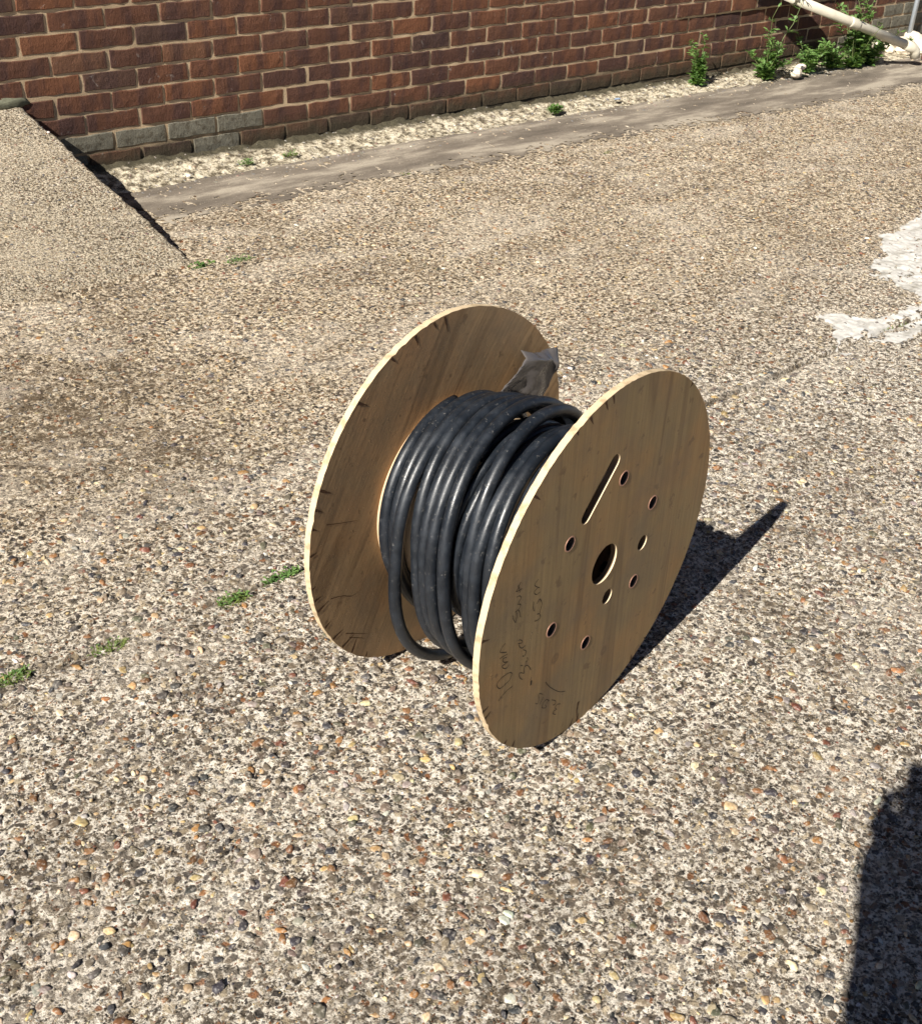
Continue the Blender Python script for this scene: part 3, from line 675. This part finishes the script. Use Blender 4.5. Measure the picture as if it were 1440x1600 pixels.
# ------------------------------------------------------------------ cable
TURN = [  # left, bottom, right, next top: (distance along the reel, radius)
    ((.340, .190), (.325, .205), (.335, .190), (.330, .194)),
    ((.318, .192), (.300, .225), (.312, .195), (.309, .198)),
    ((.294, .210), (.283, .328), (.262, .215), (.287, .203)),
    ((.266, .191), (.246, .285), (.256, .200), (.262, .208)),
    ((.239, .206), (.222, .270), (.226, .205), (.236, .219)),
    ((.213, .212), (.197, .280), (.201, .214), (.211, .225)),
    ((.187, .212), (.170, .290), (.176, .212), (.168, .226)),
    ((.149, .193), (.138, .276), (.142, .201), (.140, .199)),
    ((.124, .203), (.114, .278), (.119, .200), (.118, .206)),
    ((.100, .200), (.092, .272), (.096, .201), (.095, .203)),
    ((.076, .199), (.068, .264), (.072, .199), (.071, .200)),
    ((.052, .197), (.046, .258), (.048, .196), (.048, .197)),
    ((.030, .194), (.027, .25), (.0275, .193), (.0273, .191))]
keys = [(.346, .190)]
for t in TURN: keys += list(t)
def pchip(k, t):
    i = min(int(t), len(keys) - 2); u = t - i; p0 = keys[max(i - 1, 0)][k]; p1 = keys[i][k]; p2 = keys[i + 1][k]; p3 = keys[min(i + 2, len(keys) - 1)][k]
    m1 = 0 if (p1 - p0) * (p2 - p1) <= 0 else 2 * (p1 - p0) * (p2 - p1) / (p2 - p0); m2 = 0 if (p2 - p1) * (p3 - p2) <= 0 else 2 * (p2 - p1) * (p3 - p2) / (p3 - p1)
    return (2 * u ** 3 - 3 * u * u + 1) * p1 + (u ** 3 - 2 * u * u + u) * m1 + (-2 * u ** 3 + 3 * u * u) * p2 + (u ** 3 - u * u) * m2
pts = []; N = (len(keys) - 1) * 22
for i in range(N + 1):
    t = i / 22; a = pchip(0, t); r = pchip(1, t); ph = PI / 2 + t * PI / 2
    a += .0026 * math.sin(t * 2.1 + 1); r += .0016 * math.sin(t * 3.3)
    pts.append((r * math.cos(ph), a, r * math.sin(ph)))
cab = empty('cable', (-.4720, -3.3357, 0), AXR); tag(cab, 'thick black cable wound in loose turns round the reel drum', 'cable')
V, F = tube(pts, .0117, 18); o = pymesh('sheath', V, F, [MC], True, cab); o.location = (0, 0, RR)
for a0, a1 in ((.112, .218), (.300, .322)):      # turns lying beneath the loose ones
    nt = (a1 - a0) / .0198; P = []
    for i in range(int(nt * 48) + 1):
        t = i / 48; P.append(((.1882 + .0008 * math.sin(t * 9)) * math.cos(t * 2 * PI), a0 + .0198 * t, (.1882 + .0008 * math.sin(t * 7)) * math.sin(t * 2 * PI)))
    V, F = tube(P, .0096, 10); o = pymesh('lower_turns', V, F, [MC], True, cab); o.location = (0, 0, RR)

# crumpled grey plastic film standing up behind the turns
GU = [[(.085, .178), (.135, .170), (.175, .150), (.215, .125), (.232, .105)], [(.115, .197), (.160, .188), (.200, .172), (.235, .150), (.250, .128)],
      [(.142, .213), (.180, .205), (.215, .192), (.248, .176), (.264, .158)], [(.165, .231), (.198, .219), (.228, .208), (.256, .197), (.274, .186)], [(.172, .239), (.205, .226), (.232, .217), (.262, .213), (.284, .211)]]
bm = bmesh.new(); VG = []
for i, row in enumerate(GU):
    VG.append([bm.verts.new((x, .320 + .005 * math.sin(j * 2.0 + i * .6) - .003 * i + (.022 if i == 4 else 0) + rnd.uniform(-.002, .002), z)) for j, (x, z) in enumerate(row)])
for i in range(4):
    for j in range(4): bm.faces.new((VG[i][j], VG[i][j + 1], VG[i + 1][j + 1], VG[i + 1][j]))
bmesh.ops.subdivide_edges(bm, edges=bm.edges[:], cuts=4, use_grid_fill=True, smooth=.6)
for v in bm.verts: v.co.y += .010 * (float(fbm(np.array(v.co.x * 70 + v.co.z * 40), np.array(v.co.z * 30 - v.co.x * 20), 90, 3)) - .5)
bmesh.ops.recalc_face_normals(bm, faces=bm.faces[:]); ret = bmesh.ops.extrude_face_region(bm, geom=bm.faces[:])
for v in [q for q in ret['geom'] if isinstance(q, bmesh.types.BMVert)]: v.co.y -= .0012
bmesh.ops.recalc_face_normals(bm, faces=bm.faces[:])
me = bpy.data.meshes.new('plastic_film'); bm.to_mesh(me); bm.free(); me.polygons.foreach_set('use_smooth', [True] * len(me.polygons)); me.materials.append(MPLAS)
o = bpy.data.objects.new('plastic_film', me); C.objects.link(o); o.location = (-.4720, -3.3357, RR); o.rotation_euler = (0, 0, AXR)
tag(o, 'crumpled grey plastic film sticking up between cable and far flange', 'plastic film')

# ------------------------------------------------------------------ pipes by the wall
dp = empty('waste_pipe', (5.43, -.36, .07)); tag(dp, 'cream plastic pipe slanting down across the brick wall', 'pipe')
A = Vector((4.351, -.17, .402)); B = Vector((5.429, -.363, .075)); d = (B - A); org = Vector((5.43, -.36, .07))
V, F = tube([A - d * .03 - org, (A + d * .5) - org, B - d * .03 - org], .027, 20); pymesh('pipe_body', V, F, [MPIPE], True, dp)
def coll(p, q, r): return tube([p - org, p.lerp(q, .15) - org, p.lerp(q, .85) - org, q - org], [r * .93, r, r, r * .93], 20)
V, F = coll(A + d * .46, A + d * .53, .031); pymesh('collar', V, F, [MPIPE], True, dp)
V, F = tube([B - d * .07 - org, B - org, B + Vector((.025, -.008, -.02)) - org, B + Vector((.035, -.012, -.06)) - org], .030, 20); pymesh('elbow', V, F, [MPIPE], True, dp)
p2 = Vector((4.46, -.165, .50)); p0 = Vector((3.30, -.06, 1.05))
V, F = tube([p0 - org, p0.lerp(p2, .5) - org, p0.lerp(p2, .97) - org], .068, 24); pymesh('shadow_caster_pipe', V, F, [MPIPE], True, dp)  # unseen wide pipe, added to cast the dark band on the bricks
V, F = tube([p0.lerp(p2, .93) - org, p2 - org, p2 + Vector((.01, 0, -.05)) - org, A + d * .0 - org, A + d * .03 - org], [.072, .070, .055, .040, .036], 24); pymesh('elbow', V, F, [MPIPE], True, dp)  # joins the added wide pipe to the visible thin one
V, F = tube([p0 + Vector((0, 0, -.01)) - org, p0 + Vector((-.06, .02, .05)) - org, p0 + Vector((-.08, .03, 1.3)) - org], .068, 24); pymesh('caster_riser', V, F, [MPIPE], True, dp)  # upward run of the added shadow-casting pipe, also unseen
pl = empty('vertical_pipe', (5.93, -.035, 0)); tag(pl, 'thin grey metal pipe running down the far end of the wall', 'pipe')
V, F = tube([(0, 0, .03), (0, 0, .9), (0, 0, 2.4)], .016, 14); pymesh('pipe_body', V, F, [MPOLE], True, pl)
for z in (.42, 1.5):
    V, F = tube([(0, 0, z), (0, 0, z + .03)], .020, 14); pymesh('bracket', *join([(V, F), tube([(0, .0, z + .015), (0, .03, z + .015)], .007, 8)]), [MPOLE], True, pl)

# ------------------------------------------------------------------ weeds
def leaf(V, F, p, dirn, nrm, L, W_):
    side = dirn.cross(nrm).normalized(); b = len(V)
    V += [p, p + dirn * L * .35 + side * W_ * .5 + nrm * .10 * L, p + dirn * L * .4 - nrm * .02 * L, p + dirn * L * .35 - side * W_ * .5 + nrm * .10 * L, p + dirn * L * .75 + side * W_ * .32 + nrm * .02 * L, p + dirn * L * .75 - side * W_ * .32 + nrm * .02 * L, p + dirn * L - nrm * .12 * L]
    F += [(b, b + 1, b + 2), (b, b + 2, b + 3), (b + 1, b + 4, b + 6, b + 2), (b + 2, b + 6, b + 5, b + 3)]
def rdir(g, up=.3):
    a = g.uniform(0, 2 * PI); return Vector((math.cos(a), math.sin(a), up + g.uniform(-.2, .4))).normalized()
def weed(x, y, z, h, spread, nst, nl, L, label, seed, lean=(0, 0), name='weed', group=None, mat=None, bare=.0):
    g = random.Random(seed); e = empty(name, (x, y, z)); tag(e, label, 'weed', group); SV = []; LV = []; LF = []
    for s in range(nst):
        a = g.uniform(0, 2 * PI); tilt = spread * g.uniform(.15, 1) / h; hh = h * (1 if s == 0 else g.uniform(.35, .95)); P = []
        for i in range(7):
            t = i / 6; P.append(Vector((math.cos(a) * tilt * hh * t ** 1.3 + lean[0] * t * t * hh, math.sin(a) * tilt * hh * t ** 1.3 * .8 + lean[1] * t * t * hh, hh * t - .01)))
            P[-1] += Vector((g.uniform(-1, 1), g.uniform(-1, 1), 0)) * .012 * hh / .2 * t
        SV.append(tube(P, [.0026 * (1 - .7 * i / 6) * (1 + h) for i in range(7)], 5))
        for q in range(nl):
            t = max(bare, g.random() ** .85) if bare < 1 else 1; i = min(int(t * 6), 5); p = P[i].lerp(P[i + 1], t * 6 - i); dr_ = rdir(g, .25); sz = L * (1.15 - .55 * t) * g.uniform(.6, 1.25)
            nn = (Vector((0, 0, 1)) - dr_ * dr_.z + Vector((g.uniform(-.5, .5), g.uniform(-.5, .5), 0))).normalized()
            tip = p + dr_ * sz * .5
            for w_ in range(3): leaf(LV, LF, p.lerp(tip, w_ / 2.), (dr_ + rdir(g, .1) * .7).normalized(), nn, sz * g.uniform(.6, 1), sz * g.uniform(.3, .5))
    pymesh('stem', *join(SV), [MST], True, e)
    tag(pymesh('leaves', LV, LF, [mat or ML1], True, e), kind='stuff')
weed(3.70, -.13, .0, .25, .10, 9, 40, .036, 'upright green weed standing alone against the brick wall', 1)
weed(4.23, -.19, -.01, .44, .20, 6, 14, .046, 'tall thin weed left of the cream pipe, its top past the picture edge', 2, (.0, 0), bare=.05)
weed(4.22, -.19, -.01, .18, .28, 14, 20, .046, 'low leafy clump round the foot of the tall thin weed', 22)
weed(4.62, -.19, -.02, .20, .26, 15, 20, .042, 'bright feathery clump between tall weed and cream pipe', 3)
weed(4.86, -.20, -.02, .17, .22, 12, 18, .044, 'low ragged clump just left of the bush under the pipe', 33)
weed(5.02, -.23, -.03, .44, .34, 18, 20, .050, 'big bushy weed growing up through the cream pipe', 4)
weed(5.20, -.22, -.03, .27, .26, 13, 20, .048, 'dark leafy weed right beneath the lower end of the pipe', 44)
weed(5.80, -.12, -.03, .12, .05, 4, 14, .026, 'small dark weed at the foot of the thin grey pipe', 5)
def tuft(x, y, h, spread, n, label, seed, mat=ML2, leafy=0):
    g = random.Random(seed); z = float(gh(np.array(x), np.array(y))) + (.02 if y > -.25 else 0); e = empty('grass_tuft', (x, y, z)); tag(e, label, 'tuft'); V = []; F = []
    for i in range(n):
        a = g.uniform(0, 2 * PI); r = spread * math.sqrt(g.random()); p = Vector((math.cos(a) * r * 1.5, math.sin(a) * r * .55, -.003)); dr_ = rdir(g, .9); L = h * g.uniform(.5, 1.1); sd_ = Vector((-dr_.y, dr_.x, 0)).normalized() * g.uniform(.0009, .0018)
        b = len(V); q = p + dr_ * L * .55; t = q + (dr_ + Vector((0, 0, -.7))).normalized() * L * .5
        V += [p + sd_, p - sd_, q - sd_, q + sd_, t]; F += [(b, b + 1, b + 2, b + 3), (b + 3, b + 2, b + 4)]
    LV = []; LF = []
    for i in range(leafy):
        a = g.uniform(0, 2 * PI); r = spread * math.sqrt(g.random()); p = Vector((math.cos(a) * r * 1.5, math.sin(a) * r * .6, g.uniform(0, h * .7))); leaf(LV, LF, p, rdir(g, .3), Vector((0, 0, 1)), h * .5, h * .25)
    tag(pymesh('blades', V, F, [mat], False, e), kind='stuff')
    if LV: tag(pymesh('leaves', LV, LF, [ML1], False, e), kind='stuff')
tuft(-.668, -2.625, .020, .030, 90, 'dark green tuft in the slab joint nearest the far flange', 11, ML1, 160)
tuft(-.800, -2.640, .020, .026, 110, 'pale green tuft in the joint second nearest the reel', 12, ML2, 40)
tuft(-1.075, -2.632, .016, .026, 90, 'thin yellowish tuft in the joint left of the pale tuft', 13, ML2, 10)
tuft(-1.265, -2.605, .016, .028, 120, 'mossy green tuft in the joint at the left picture edge', 14, ML2, 50)
tuft(.115, -.995, .028, .030, 60, 'green tuft at the lower corner of the concrete ramp', 15, ML1, 60)
tuft(.235, -1.03, .020, .035, 60, 'dark sprawling tuft just right of the ramp corner', 16, ML1, 50)
tuft(.803, -.195, .022, .022, 50, 'small green tuft on the mortar below the grey stained bricks', 17, ML1, 60)
tuft(1.018, -.190, .020, .025, 60, 'yellow green tuft on the pale mortar beside the smaller tuft', 18, ML2, 30)
tuft(2.545, -.205, .045, .026, 70, 'leafy tuft alone on the mortar edge in the middle of the wall', 19, ML1, 130)
tuft(2.326, -.765, .016, .022, 40, 'faint tuft at the edge of the worn strip', 20, ML2, 6)
tuft(1.308, -.58, .012, .018, 30, 'tiny flat tuft on the worn strip left of centre', 25, ML2, 8)
tuft(1.74, -2.628, .008, .05, 70, 'line of moss in the crack beside the white cement', 26, ML2, 12)

# ------------------------------------------------------------------ rubble and litter
def rock(x, y, z, sx, sy, sz, seed, name, label, cat, mat, group=None):
    V, F = blob(0, 0, 0, sx, sy, sz, seed, 7, 10); o = pymesh(name, V, F, [mat], False); o.location = (x, y, z); o.rotation_euler = (rnd.uniform(-.3, .3), rnd.uniform(-.3, .3), rnd.uniform(0, 3)); tag(o, label, cat, group); return o
rock(4.40, -.27, .015, .045, .03, .028, 101, 'rubble_stone', 'cream lump of rubble in front of the low leafy clump', 'stone', MCRE)
rock(4.47, -.24, .03, .035, .03, .02, 102, 'rubble_stone', 'smaller cream lump behind the one by the leafy clump', 'stone', MCRE)
RUB = ['pale lump of rubble leftmost by the pipe foot, nearest the dark weed', 'cream lump of rubble just left of the pipe elbow', 'cream lump of rubble behind the pipe elbow, against the wall', 'cream lump of rubble in front of the thin grey pipe',
       'large cream lump of rubble just right of the thin grey pipe', 'pale lump of rubble at the picture edge nearest the yard', 'small pale lump perched against the bricks above the others', 'biggest cream lump of rubble, rightmost against the wall', 'small pale lump against the wall under the dark leafy weed', 'pale lump of rubble tucked behind the thin grey pipe']
for i, (x, y, z, s) in enumerate([(5.60, -.10, .0, .05), (5.68, -.17, .0, .06), (5.75, -.08, .02, .06), (5.83, -.20, -.01, .05), (5.9, -.14, .0, .07), (6.0, -.2, -.01, .06), (5.62, -.05, .06, .05), (6.06, -.1, .0, .08), (5.5, -.07, .02, .05), (5.95, -.06, .03, .06)]):
    rock(x, y, z, s, s * .8, s * .6, 110 + i, 'rubble_stone', RUB[i], 'stone', MCRE, 'pale rubble at the pipe foot')
V = [(0, 0, 0), (.30, -.05, 0), (.34, .10, .0), (.05, .12, 0)]; V = V + [(x, y, .03) for x, y, z in V]
o = pymesh('broken_tile', V, [(3, 2, 1, 0), (4, 5, 6, 7), (0, 1, 5, 4), (1, 2, 6, 5), (2, 3, 7, 6), (3, 0, 4, 7)], [MPOT], False); o.location = (5.62, -.42, -.028); tag(o, 'flat dark brown tile lying at the right edge by the pipe foot', 'tile')
V, F = blob(0, 0, 0, .010, .008, .004, 7, 5, 8); o = pymesh('paper_scrap', V, F, [simple('white_scrap', (.8, .8, .8), .6)], False); o.location = (.527, -.213, .018); tag(o, 'tiny white scrap on the mortar near the ramp', 'litter')
V, F = blob(0, 0, 0, .022, .010, .004, 9, 5, 8); o = pymesh('plastic_scrap', V, F, [simple('blue_scrap', (.28, .36, .48), .4)], False); o.location = (2.999, -.19, .015); tag(o, 'small pale blue plastic scrap on the mortar edge', 'litter')

# ------------------------------------------------------------------ photographer (throws the shadow at lower right)
PF = Vector((.684, .729, 0)); PL = Vector((-.729, .684, 0)); SH = Vector((.966, .259, 0)); SN = Vector((-.259, .966, 0)); CG = Vector((-1.8814, -4.4652, 0)); PB = CG - PF * .17 - PL * .10
def Q(a, p, z): return CG + SH * a + SN * p + Vector((0, 0, z))
def W(f, l, z): return PB + PF * f + PL * l + Vector((0, 0, z))
person = empty('person', PB); tag(person, 'person in dark jacket and jeans holding up a phone, seen by shadow only', 'person')
def skin(name, verts, edges, rad, mat, root=0, sub=2):
    me = bpy.data.meshes.new(name); me.from_pydata([tuple(v - PB) for v in verts], edges, []); o = bpy.data.objects.new(name, me); C.objects.link(o); o.parent = person
    mo = o.modifiers.new('skin', 'SKIN'); mo.use_smooth_shade = True
    for i, d in enumerate(me.skin_vertices[0].data):
        r = rad[i]; d.radius = r if hasattr(r, '__len__') else (r, r); d.use_root = (i == root)
    s = o.modifiers.new('sub', 'SUBSURF'); s.levels = sub; s.render_levels = sub
    me.materials.append(mat); return o
MJ = simple('dark_jacket', (.03, .035, .05), .9, .2, 0, .2, 40); MJE = simple('jeans', (.05, .07, .12), .9, .2, 0, .2, 60); MSK = simple('skin', (.45, .28, .20), .6, .3); MHA = simple('hair', (.05, .03, .02), .6); MSH = simple('shoe', (.03, .03, .03), .5)
HS = {1: (.36, .070, 1.52), -1: (.36, -.055, 1.52)}
v = [W(0, 0, .98), W(.01, 0, 1.15), W(.02, 0, 1.32), W(.0, 0, 1.44), W(-.005, 0, 1.52)]; e = [(0, 1), (1, 2), (2, 3), (3, 4)]; rd = [(.155, .115), (.15, .11), (.165, .12), (.12, .09), .058]
for s_ in (1, -1):
    L = ([(W(.0, .17, 1.42), .078), (Q(-.15, .045, 1.16), .066), (Q(-.09, .060, 1.24), .066), (Q(-.03, .10, 1.31), .074), (Q(-.01, .122, 1.36), .072), (Q(.0, .13, 1.40), .038)] if s_ > 0
         else [(W(.0, -.17, 1.42), .072), (W(-.02, -.26, 1.14), .055), (W(.06, -.27, .90), .042)])
    b = len(v); v += [q[0] for q in L]; rd += [q[1] for q in L]; e += [(3, b)] + [(b + q, b + q + 1) for q in range(len(L) - 1)]
skin('jacket', v, e, rd, MJ)
v = [W(0, 0, .96)]; e = []; rd = [(.155, .12)]
for s_ in (1, -1):
    b = len(v); v += [W(0, .10 * s_, .86), W(.03, .12 * s_, .50), W(0, .13 * s_, .09)]; e += [(0, b), (b, b + 1), (b + 1, b + 2)]; rd += [.095, .062, .045]
skin('trousers', v, e, rd, MJE)
for s_ in (1, -1): skin('shoe', [W(-.05, .13 * s_, .045), W(.06, .14 * s_, .045), W(.17, .155 * s_, .035)], [(0, 1), (1, 2)], [(.045, .04), (.045, .04), (.04, .03)], MSH)
v = [W(.0, 0, 1.46), W(-.005, 0, 1.56), W(-.0, 0, 1.62), W(-.005, 0, 1.70), W(-.01, 0, 1.755)]; skin('head', v, [(0, 1), (1, 2), (2, 3), (3, 4)], [.055, .055, (.074, .085), (.078, .092), (.055, .065)], MSK)
skin('hair', [W(-.035, 0, 1.62), W(-.035, 0, 1.71), W(-.015, 0, 1.775)], [(0, 1), (1, 2)], [(.080, .078), (.086, .094), (.060, .070)], MHA)
skin('nose', [W(.078, 0, 1.645), W(.09, 0, 1.625)], [(0, 1)], [.012, .013], MSK, sub=1)
for s_ in (1, -1): skin('ear', [W(-.01, .082 * s_, 1.63), W(-.015, .088 * s_, 1.66)], [(0, 1)], [.012, .015], MSK, sub=1)
PHC = Q(.0, .135, 1.465)
for s_ in (1, -1):
    wr = Q(.0, .13, 1.395) if s_ > 0 else W(.06, -.27, .90); pm = PHC + PL * .045 + Vector((0, 0, -.055)) - PF * .01 if s_ > 0 else W(.075, -.27, .80)
    skin('hand', [wr, wr.lerp(pm, .5), pm], [(0, 1), (1, 2)], [.036, .034, (.038, .022)], MSK, 0)
    for q in range(4):
        k0 = pm + Vector((0, 0, -.03 + q * .022)); skin('finger', [k0, k0 + PF * .034 + PL * .006 * s_ + Vector((0, 0, .008)), k0 + PF * .045 - PL * .018 * s_ + Vector((0, 0, .010)), k0 + PF * .045 - PL * .034 * s_ + Vector((0, 0, .010))], [(0, 1), (1, 2), (2, 3)], [.010, .009, .0085, .0075], MSK, 0, 1)
    skin('thumb', [pm - Vector((0, 0, .02)), pm + Vector((0, 0, .005)) - PL * .014 * s_ - PF * .012, pm + Vector((0, 0, .028)) - PL * .030 * s_ - PF * .014], [(0, 1), (1, 2)], [.012, .0105, .009], MSK, 0, 1)
# phone: slab just behind the viewpoint
ph = empty('phone', PHC); ph.rotation_euler = (0, 0, math.atan2(PF.y, PF.x)); tag(ph, 'black mobile phone held up in both hands of the person', 'phone')
bm = bmesh.new(); bmesh.ops.create_cube(bm, size=1)
for vv in bm.verts: vv.co = Vector((vv.co.x * .008, vv.co.y * .072, vv.co.z * .146))
bmesh.ops.bevel(bm, geom=bm.edges[:], offset=.003, segments=2, affect='EDGES'); me = bpy.data.meshes.new('phone_body'); bm.to_mesh(me); bm.free(); me.materials.append(simple('phone_glass', (.02, .02, .02), .2, .5))
o = bpy.data.objects.new('phone_body', me); C.objects.link(o); o.parent = ph; o.rotation_euler = (0, .5, 0)
